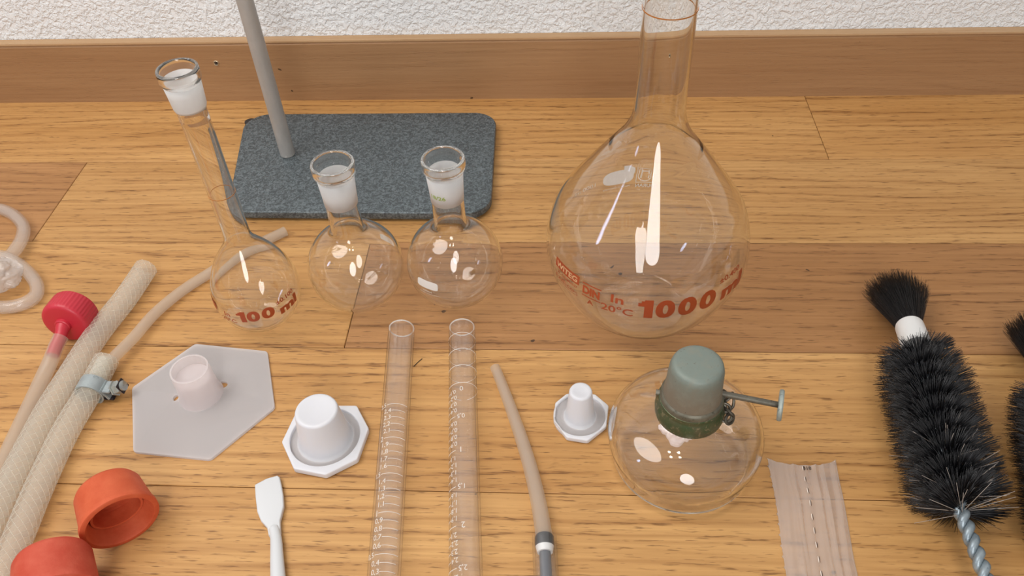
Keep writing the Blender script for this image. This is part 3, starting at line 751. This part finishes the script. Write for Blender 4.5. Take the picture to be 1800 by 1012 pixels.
# thin tube from that hose end up behind the small flask
RT3 = .0037
tC = path([at(502, 406, RT3), at(460, 426, RT3), at(415, 450, RT3), at(368, 480, RT3), at(320, 511, RT3+.0003), at(273, 550, .0052), at(235, 593, .0070), at(206, 622, .0082), at(190, 640, .0080), at(180, 655, .0077)], 70)
E3 = thing('thin_tube', (tC[0].x, tC[0].y, 0), 'thin cloudy plastic tube running from the clamped hose to behind the small volumetric flask', 'tube')
sobj('tube_wall', tC, RT3, TUBING, E3, 20, inner=RT3-.0012, angle=60)
# soft tube with the red screw cap fitting
RT1 = .0047
tD = path([at(107, 592, .0135), at(99, 608, .0120), at(88, 636, .0095), at(76, 662, .0068), at(60, 697, .0050), at(46, 727, RT1), at(22, 778, RT1), at(-8, 842, RT1), at(-50, 930, RT1)], 60)
E4 = thing('soft_tube', (tD[8].x, tD[8].y, 0), 'soft cloudy tube pushed onto the red fitting, left of the two braided hoses', 'tube')
sobj('tube_wall', tD, RT1, TUBING, E4, 24, inner=RT1-.0011, angle=60)
axc = Vector((-.04, -.99, .10)).normalized(); cc = at(112, 570, .0168)-axc*.007
E5 = thing('tube_fitting', (cc.x, cc.y, 0), 'red ridged screw cap fitting with a nozzle, lying at the end of the soft tube', 'fitting')
def ribs(z, r, a): return r*(1+.022*(1 if math.cos(a*42) > 0 else 0)) if -.0085 < z < .0045 and r > .014 else r
lobj('ridged_skirt', [(-.0095, .0128), (-.0095, .0150), (-.0084, .0153), (.0035, .0153), (.0052, .0152), (.0064, .0142), (.0068, .0125), (.0072, .0050), (.0072, 0), (.0048, 0), (.0048, .0128)], REDP, E5, cc, 168, M=axis_matrix(axc), mod=ribs, angle=45)
nz0 = cc+axc*.0070; nz1 = tD[6]; nzp = path([nz0, nz0.lerp(tD[1], .5), tD[1], tD[3], tD[6]], 16)
sobj('nozzle', nzp, [.0044]*3+[.0038]*(len(nzp)-3), REDP, E5, 24)
lobj('nozzle_collar', [(0, 0), (0, .0052), (.0022, .0050), (.0028, .0044), (.0028, 0)], REDP, E5, nz0-axc*.0003, 32, M=axis_matrix(axc))

# loops of clear tubing in wrap at the left edge
RL = .0046
E6 = thing('tubing_coil', tuple(Vector((at(-5, 460, 0).x, at(-5, 460, 0).y, 0))), 'looped clear tubing with glossy crumpled wrap at the left picture edge', 'tube')
l1 = path([at(-95, 420, RL), at(-60, 380, RL), at(-15, 366, RL), at(18, 374, .0055), at(40, 396, .0065), at(38, 420, .0075), at(22, 445, .0085), at(2, 462, .0095), at(-40, 480, .0095)], 50)
l2 = path([at(-40, 462, .0150), at(-5, 450, .0150), at(22, 458, .0130), at(48, 477, .0085), at(64, 500, .0055), at(62, 520, RL), at(40, 534, RL), at(8, 540, RL), at(-30, 535, RL), at(-80, 520, RL)], 50)
COILM = milky('coil_tubing', (.84, .79, .74), .74, .12, .10)
sobj('tube_loop', l1, RL, COILM, E6, 22, inner=RL-.0013, angle=60); sobj('tube_loop', l2, RL, COILM, E6, 22, inner=RL-.0013, angle=60)
bm = bmesh.new(); bmesh.ops.create_icosphere(bm, subdivisions=5, radius=1)
gc = at(-12, 486, .0105)
from mathutils import noise as mn
for v in bm.verts:
    d = v.co.normalized(); k = 1+.22*mn.noise(d*2.3)+.16*abs(mn.noise(d*5.1))+.05*mn.noise(d*11)
    v.co = gc+Vector((d.x*.0185*k, d.y*.0155*k, d.z*.0098*k))
tag(bmobj('crumpled_wrap', bm, WRAP, E6, True, None), 'crumpled shiny clear wrap')

# ------------------------------------------------------------ graduated tubes
def grad_tube(c0, c1, R, label, name='graduated_tube'):
    e = thing(name, (c0.x, c0.y, 0), label, 'test tube', 'graduated glass tubes lying on the floor')
    d = (c1-c0).normalized(); M = axis_matrix(d); L = (c1-c0).length; w_ = .0012
    prof = [(0, R-.0002), (.0004, R+.0001), (.0012, R), (L-R, R)]
    for a in np.linspace(.15, PI/2, 8): prof.append((L-R+R*math.sin(a), R*math.cos(a) if a < 1.5 else 0))
    for a in np.linspace(PI/2, 0, 8): prof.append((L-R+(R-w_)*math.sin(a), (R-w_)*math.cos(a) if a < 1.5 else 0))
    prof += [(.0012, R-w_), (.0003, R-w_*.9), (-.0001, R-w_*.5)]
    lobj('tube_wall', prof, THIN, e, c0, 64, M=M, angle=60)
    tag(ring_link(c0, d, R-.0006, .00042, PRINTF, e, 'mouth_rim', 1.0), 'rounded rim of the open mouth, highlight put in as milky white'); return e, d, L  # the mouth's highlight is put into this ring's milky colour
def tube_fn(c0, d, R, off=.0002):
    side = Vector((0, 0, 1)).cross(d)*-1; side.normalize()
    if side.x < 0: side = -side
    up = Vector((0, 0, 1)); up = (up-d*up.dot(d)).normalized()
    def fn(th, s): a = math.radians(th); return c0+d*s+(side*math.sin(a)+up*math.cos(a))*(R+off)
    return fn
R1 = .0085
c0 = at(706, 577, R1); c1 = at(675, 1009, R1); dd = (c1-c0).normalized(); cE = c0+dd*.215
ga, dA, LA = grad_tube(c0, cE, R1, 'clear graduated tube with white figures reading upright, nearer the stoppers')
fn0 = tube_fn(c0, dA, R1)
fnA = lambda th, s: fn0(th, -s)      # v grows away from the camera, so figures stand upright
def s_at(px, py, z, c, d): return (at(px, py, z)-c).dot(d)
sa = s_at(697, 709, 2*R1, c0, dA); sb = s_at(674, 1004, 2*R1, c0, dA)
pr = Print(fnA)
for i in range(25, -3, -1):
    s = sa+(sb-sa)*(25-i)/22
    if s > LA-.02 or i < 1: continue
    tx = ('%d' % (i//10)) if i % 10 == 0 else ('%d,%d' % (i//10, i % 10))
    if i % 5 == 0:
        pr.rect(-28, 58, -s-.00018, -s+.00018, 12, 1)
        pr.nat(tx, -32, -s, .0034, R1, right=True)
    else:
        pr.rect(-6, 50, -s-.00016, -s+.00016, 10, 1); pr.nat(tx, -8, -s, .0034, R1, right=True)
pr.build('white_scale', PRINTW, ga)
c0 = at(812, 575, R1); c1 = at(819, 1009, R1); dd = (c1-c0).normalized(); cE = c0+dd*.215
gb, dB, LB = grad_tube(c0, cE, R1, 'clear graduated tube with ring lines and upside down white figures, beside the thin grey tube')
fn0b = tube_fn(c0, dB, R1); fnB = lambda th, s: fn0b(th, -s)
pr = Print(fnB)
sa = s_at(800, 675, 2*R1, c0, dB); sb = s_at(806, 997, 2*R1, c0, dB)
def ringline(s): pr.rect(-179, 179, -s-.0002, -s+.0002, 48, 1)
for y in (584, 612, 641, 672): ringline(s_at(812, y, 2*R1, c0, dB))
for i in range(0, 29):
    s = sa+(sb-sa)*i/25
    if s > LB-.02: break
    tx = ('%d' % (i//10)) if i % 10 == 0 else ('%d,%d' % (i//10, i % 10))
    if i % 5 == 0:
        if i: pr.rect(-90, -28, -s-.0002, -s+.0002, 10, 1)
        w_ = 13 if len(tx) == 1 else 30
        ss = s+(.0035 if i == 0 else 0)
        pr.nat(tx, -9 if len(tx) == 1 else -20, -ss, .0034, R1, rot=True)
    else:
        pr.rect(-88, -54, -s-.00016, -s+.00016, 8, 1); pr.nat(tx, -51, -s, .0033, R1, rot=True)
pr.build('white_scale', PRINTW, gb)

# ------------------------------------------------------------ rubber tube on a glass pipe
tE = path([at(870, 645, .0035), at(884, 680, .0035), at(900, 723, .0037), at(918, 775, .0040), at(933, 825, .0045), at(946, 880, .0055), at(953, 920, .0062), at(957, 948, .0065)], 50)
E7 = thing('rubber_tube_pipe', (tE[-1].x, tE[-1].y, 0), 'cloudy rubber tube fitted to a clear pipe with a black ring and grey rod', 'pipette')
rE = [.0031+.0014*i/(len(tE)-1) for i in range(len(tE))]
sobj('rubber_tube', tE, rE, TUBING, E7, 22, inner=[r-.0011 for r in rE], angle=60)
g0 = at(957, 950, .0066); g1 = at(963, 1075, .0066); gd = (g1-g0).normalized()
sobj('glass_pipe', [g0-gd*.0025, g0, g0+gd*.03, g1+gd*.02], .0064, THIN, E7, 40, inner=.0052)
sobj('black_ring', [g0-gd*.003, g0-gd*.0020, g0+gd*.0022, g0+gd*.0032], [.0044, .0050, .0051, .0046], BLACKR, E7, 28)
sobj('white_seal', [g0+gd*.0033, g0+gd*.0066], [.0048, .0040], FERR, E7, 24)
sobj('grey_rod', [g0+gd*.0055, g0+gd*.0065, g1+gd*.015], [.0022, .0030, .0030], GREYB, E7, 20)

# ------------------------------------------------------------ plastic film strip
LE = [(1349, 803), (1354, 830), (1362, 869), (1368, 908), (1375, 963), (1383, 1012), (1392, 1065), (1402, 1120)]
RE = [(1469, 806), (1476, 842), (1484, 878), (1492, 922), (1501, 975), (1509, 1012), (1518, 1065), (1528, 1120)]
Lp = smooth3(np.array([[*at(x, y, .0015)] for x, y in LE]), 110); Rp = smooth3(np.array([[*at(x, y, .0015)] for x, y in RE]), 110)
nv = 100; nu = 48; V = []; F = []
def film(u, v, lift=0.0):
    i = v*(len(Lp)-1); j = v*(len(Rp)-1)
    a = Lp[int(i)]*(1-i % 1)+Lp[min(int(i)+1, len(Lp)-1)]*(i % 1); b = Rp[int(j)]*(1-j % 1)+Rp[min(int(j)+1, len(Rp)-1)]*(j % 1)
    if v == 0: a = Lp[0]; b = Rp[0]
    p = a*(1-u)+b*u
    # concave cut top edge, folds running lengthwise, saw-toothed left edge
    p = p+np.array([0, -.0058*(math.sin(PI*min(max(u, 0), 1))**.7)*math.exp(-v*14), 0])
    if u < .02: p = p+np.array([-.0009*(max(0, math.cos(v*2*PI*17))**8), 0, 0])
    z = .0010+.0016*math.sin(PI*u)+.0007*math.exp(-((u-.26)/.018)**2)+.0008*math.exp(-((u-.34)/.012)**2)+.0009*math.exp(-((u-.66)/.015)**2)+.0010*math.exp(-((u-.78)/.016)**2)
    z += .0003*math.sin(u*40+v*5)+.0003*math.sin(v*23+u*4)*math.sin(PI*u)+.0003*mn.noise(Vector((u*6, v*9, 0)))
    if u < .04 or u > .96: z = min(z, .0012)
    return Vector((p[0], p[1], max(.0005, z)+lift))
for lay in (0, 1):
    for j in range(nv+1):
        for i in range(nu+1): V.append(film(i/nu, j/nv, 0 if lay == 0 else -.00035))
N1 = (nu+1)*(nv+1)
for lay in (0, 1):
    for j in range(nv):
        for i in range(nu):
            a = lay*N1+j*(nu+1)+i; F.append((a, a+1, a+nu+2, a+nu+1))
for j in range(nv):
    for i in (0, nu): a = j*(nu+1)+i; F.append((a, a+nu+1, N1+a+nu+1, N1+a))
for i in range(nu):
    for j in (0, nv): a = j*(nu+1)+i; F.append((a, a+1, N1+a+1, N1+a))
fc = film(.5, 0)
E8 = thing('film_strip', (fc.x, fc.y, 0), 'cloudy clear plastic film strip with a dashed perforation down the middle, left of the brush', 'plastic film')
fixn(obj('film', V, F, FILM, E8, True, None))
PERF = plain('perforation_edge', (.86, .80, .74), .5)
for k in range(11):
    v0 = .040+k*.0790; P = [film(.475+.004*0, v0+.034*t_/4, .0004) for t_ in range(5)]
    pq = sobj('perforation', P, [.0001, .00018, .00022, .00018, .0001], PERF, E8, 6)
    P2_ = [p+Vector((.0006, 0, -.0001)) for p in P]
    tag(sobj('slit', P2_, [.0001, .00014, .00018, .00014, .0001], DARKM, pq, 6), 'dark strand put in as the shade of the slit')  # thin dark strand stands for the shade inside the perforation
tp = film(.55, .055, .0006)
pr = Print(lambda u, v: tp+Vector((u, v, 0))); pr.text('318', -.0026, .0018, -.0012, .0010, .02); pr.build('printed_mark', DARKM, E8)

# ------------------------------------------------------------ bottle brushes
def fibres(bases, dirs, lens, radii, bend, mat, name, parent):
    n = len(bases); V = np.zeros((n, 9, 3)); F = []
    d = dirs/np.linalg.norm(dirs, axis=1, keepdims=True); up = np.tile(np.array([[.13, .31, .94]]), (n, 1))
    x = np.cross(d, up); x /= np.linalg.norm(x, axis=1, keepdims=True)+1e-9; y = np.cross(d, x)
    for s, (t_, rr) in enumerate(((0, 1), (.55, .9), (1, .55))):
        c = bases+d*(lens*t_)[:, None]+bend*(t_**2)
        for k in range(3):
            a = 2*PI*k/3; V[:, s*3+k] = c+(x*math.cos(a)+y*math.sin(a))*(radii*rr)[:, None]
    for i in range(n):
        b = i*9
        for s in (0, 3):
            for k in range(3): F.append((b+s+k, b+s+(k+1) % 3, b+s+3+(k+1) % 3, b+s+3+k))
        F.append((b+6, b+7, b+8))
    me = bpy.data.meshes.new(name); me.from_pydata(V.reshape(-1, 3).tolist(), [], F); me.update()
    o = finish(me, mat, parent, name, True, None); o['kind'] = 'stuff'; return o
def brush(p_top, p_end, p_out, fer0, fer1, tip, label, seed):
    g = np.random.default_rng(seed)
    e = thing('bottle_brush', (p_end.x, p_end.y, 0), label, 'brush', 'black bottle brushes')
    ax = (p_end-p_top).normalized(); L = (p_end-p_top).length
    M = np.array(axis_matrix(ax).to_3x3()); a0 = np.array([*p_top]); av = np.array([*ax])
    n = 9000; s = g.random(n); core = g.random(n) < .62; side = g.integers(0, 2, n)
    phi = 2*PI*(s*L)/.0235+side*PI+g.normal(0, 1, n)*np.where(core, .15, .55)
    tilt = g.normal(-.10, 1, n)*1.0; tilt = np.where(core, -.14+g.normal(0, .045, n), g.normal(-.08, .2, n))
    rad = (M[:, 0][None]*np.cos(phi)[:, None]+M[:, 1][None]*np.sin(phi)[:, None])
    dirs = rad+av[None]*tilt[:, None]
    prof = .0262*np.minimum(1, .80+.20*np.clip(s*5, 0, 1)); ln = prof*g.uniform(.90, 1.03, n)*np.where(core, 1, .74)
    base = a0[None]+av[None]*(s*L)[:, None]
    # bristles under the brush are bent by the floor
    dn = dirs/np.linalg.norm(dirs, axis=1, keepdims=True)
    tipz = base[:, 2]+dn[:, 2]*ln; ln = np.where(tipz < .0012, np.maximum((base[:, 2]-.0012)/np.maximum(-dn[:, 2], 1e-3), .004), ln)
    bend = np.zeros((n, 3)); bend += g.normal(0, .0009, (n, 3)); bend[:, 2] = np.abs(bend[:, 2])*.4
    fibres(base, dirs, ln, g.uniform(.00014, .00022, n), bend, BRIS, 'bristles', e)
    # a few stiff pale bristles at the handle end
    m_ = 46; s2 = 1-g.random(m_)**2*.45; ph = g.uniform(-1.9, 1.9, m_); up = np.array([0, 0, 1.0]); sd_ = np.cross(av, up)
    dr = sd_[None]*np.sin(ph)[:, None]+up[None]*np.cos(ph)[:, None]*.75+av[None]*g.normal(-.05, .2, m_)[:, None]
    ln2 = g.uniform(.022, .028, m_)
    fibres(a0[None]+av[None]*(s2*L)[:, None], dr, ln2, np.full(m_, .00021), np.zeros((m_, 3)), BRISG, 'pale_bristles', e)
    o = None
    # twisted wire: two strands
    P = [p_top.lerp(p_end, k/20) for k in range(20)]+path([p_end, p_end.lerp(p_out, .5), p_out], 46)
    Lc = 0; FR = frames(P); st_ = [[], []]
    PP = []; 
    for k in range(len(P)-1):
        sub = max(1, int((P[k+1]-P[k]).length/.0012))
        for j in range(sub): PP.append(P[k].lerp(P[k+1], j/sub))
    FR = frames(PP); Lc = 0
    for k, p in enumerate(PP):
        if k: Lc += (p-PP[k-1]).length
        t_, u, v = FR[k]
        for q in (0, 1):
            a = 2*PI*Lc/.0135+q*PI; st_[q].append(p+(u*math.cos(a)+v*math.sin(a))*.0019)
    for q in (0, 1): sobj('wire_strand', st_[q], .0021, WIRE, e, 10)
    # white ferrule and the fan-shaped tuft
    fd = (fer1-fer0); fP = [fer0, fer0+fd*.06, fer0+fd*.94, fer1]
    sobj('ferrule', fP, [.0079, .0083, .0086, .0083], FERR, e, 36)
    m_ = 2600; fdn = -np.array([*fd.normalized()]); tv = np.array([*(tip-fer0)]); TL = np.linalg.norm(tv); tv /= TL
    sx = np.cross(np.array([0, 0, 1.0]), fdn); sx /= np.linalg.norm(sx); uz = np.cross(fdn, sx)
    r_ = np.sqrt(g.random(m_)); th = g.random(m_)*2*PI; ox, oz = r_*np.cos(th), r_*np.sin(th)
    bs = np.array([*fer0])[None]+(sx[None]*ox[:, None]+uz[None]*oz[:, None])*.0074
    dr = tv[None]+sx[None]*(ox*.34+g.normal(0, .03, m_))[:, None]+uz[None]*(oz*.12-.03+g.normal(0, .02, m_))[:, None]
    ln3 = TL*g.uniform(.86, 1.0, m_)*(1-.10*np.abs(ox))
    dn = dr/np.linalg.norm(dr, axis=1, keepdims=True); tz = bs[:, 2]+dn[:, 2]*ln3
    ln3 = np.where(tz < .001, ln3*.9, ln3); dr[:, 2] = np.where(tz < .001, np.maximum(dr[:, 2], (.0015-bs[:, 2])/TL), dr[:, 2])
    fibres(bs, dr, ln3, g.uniform(.00009, .00014, m_), g.normal(0, .0010, (m_, 3))*np.array([1, 1, .3]), TUFT, 'hair_tuft', e)
    return e
HB = .0225
brush(at(1611, 622, HB), at(1691, 904, HB), at(1760, 1085, .0180), at(1598, 572, HB-.002), at(1612, 610, HB), at(1571, 492, .0165), 'black bottle brush lying fully in view with white ferrule and twisted wire handle', 3)
brush(at(1852, 694, HB), at(1915, 985, HB), at(1965, 1170, .018), at(1838, 640, HB-.002), at(1848, 680, HB), at(1824, 566, .0165), 'second black bottle brush mostly cut off by the right picture edge', 5)

# ------------------------------------------------------------ loose bristles on the floor
for i, (pts, lab) in enumerate((([(727, 644), (734, 637), (742, 630)], 'short dark bristle lying between the two graduated tubes'), ([(1622, 521), (1646, 519), (1671, 518)], 'fine dark hair lying beside the tuft of the brush'))):
    P = path([at(x, y, .0004) for x, y in pts], 8)
    o = sobj('loose_bristle', P, .00022 if i == 0 else .00012, TUFT, None, 6); tag(o, lab, 'bristle')
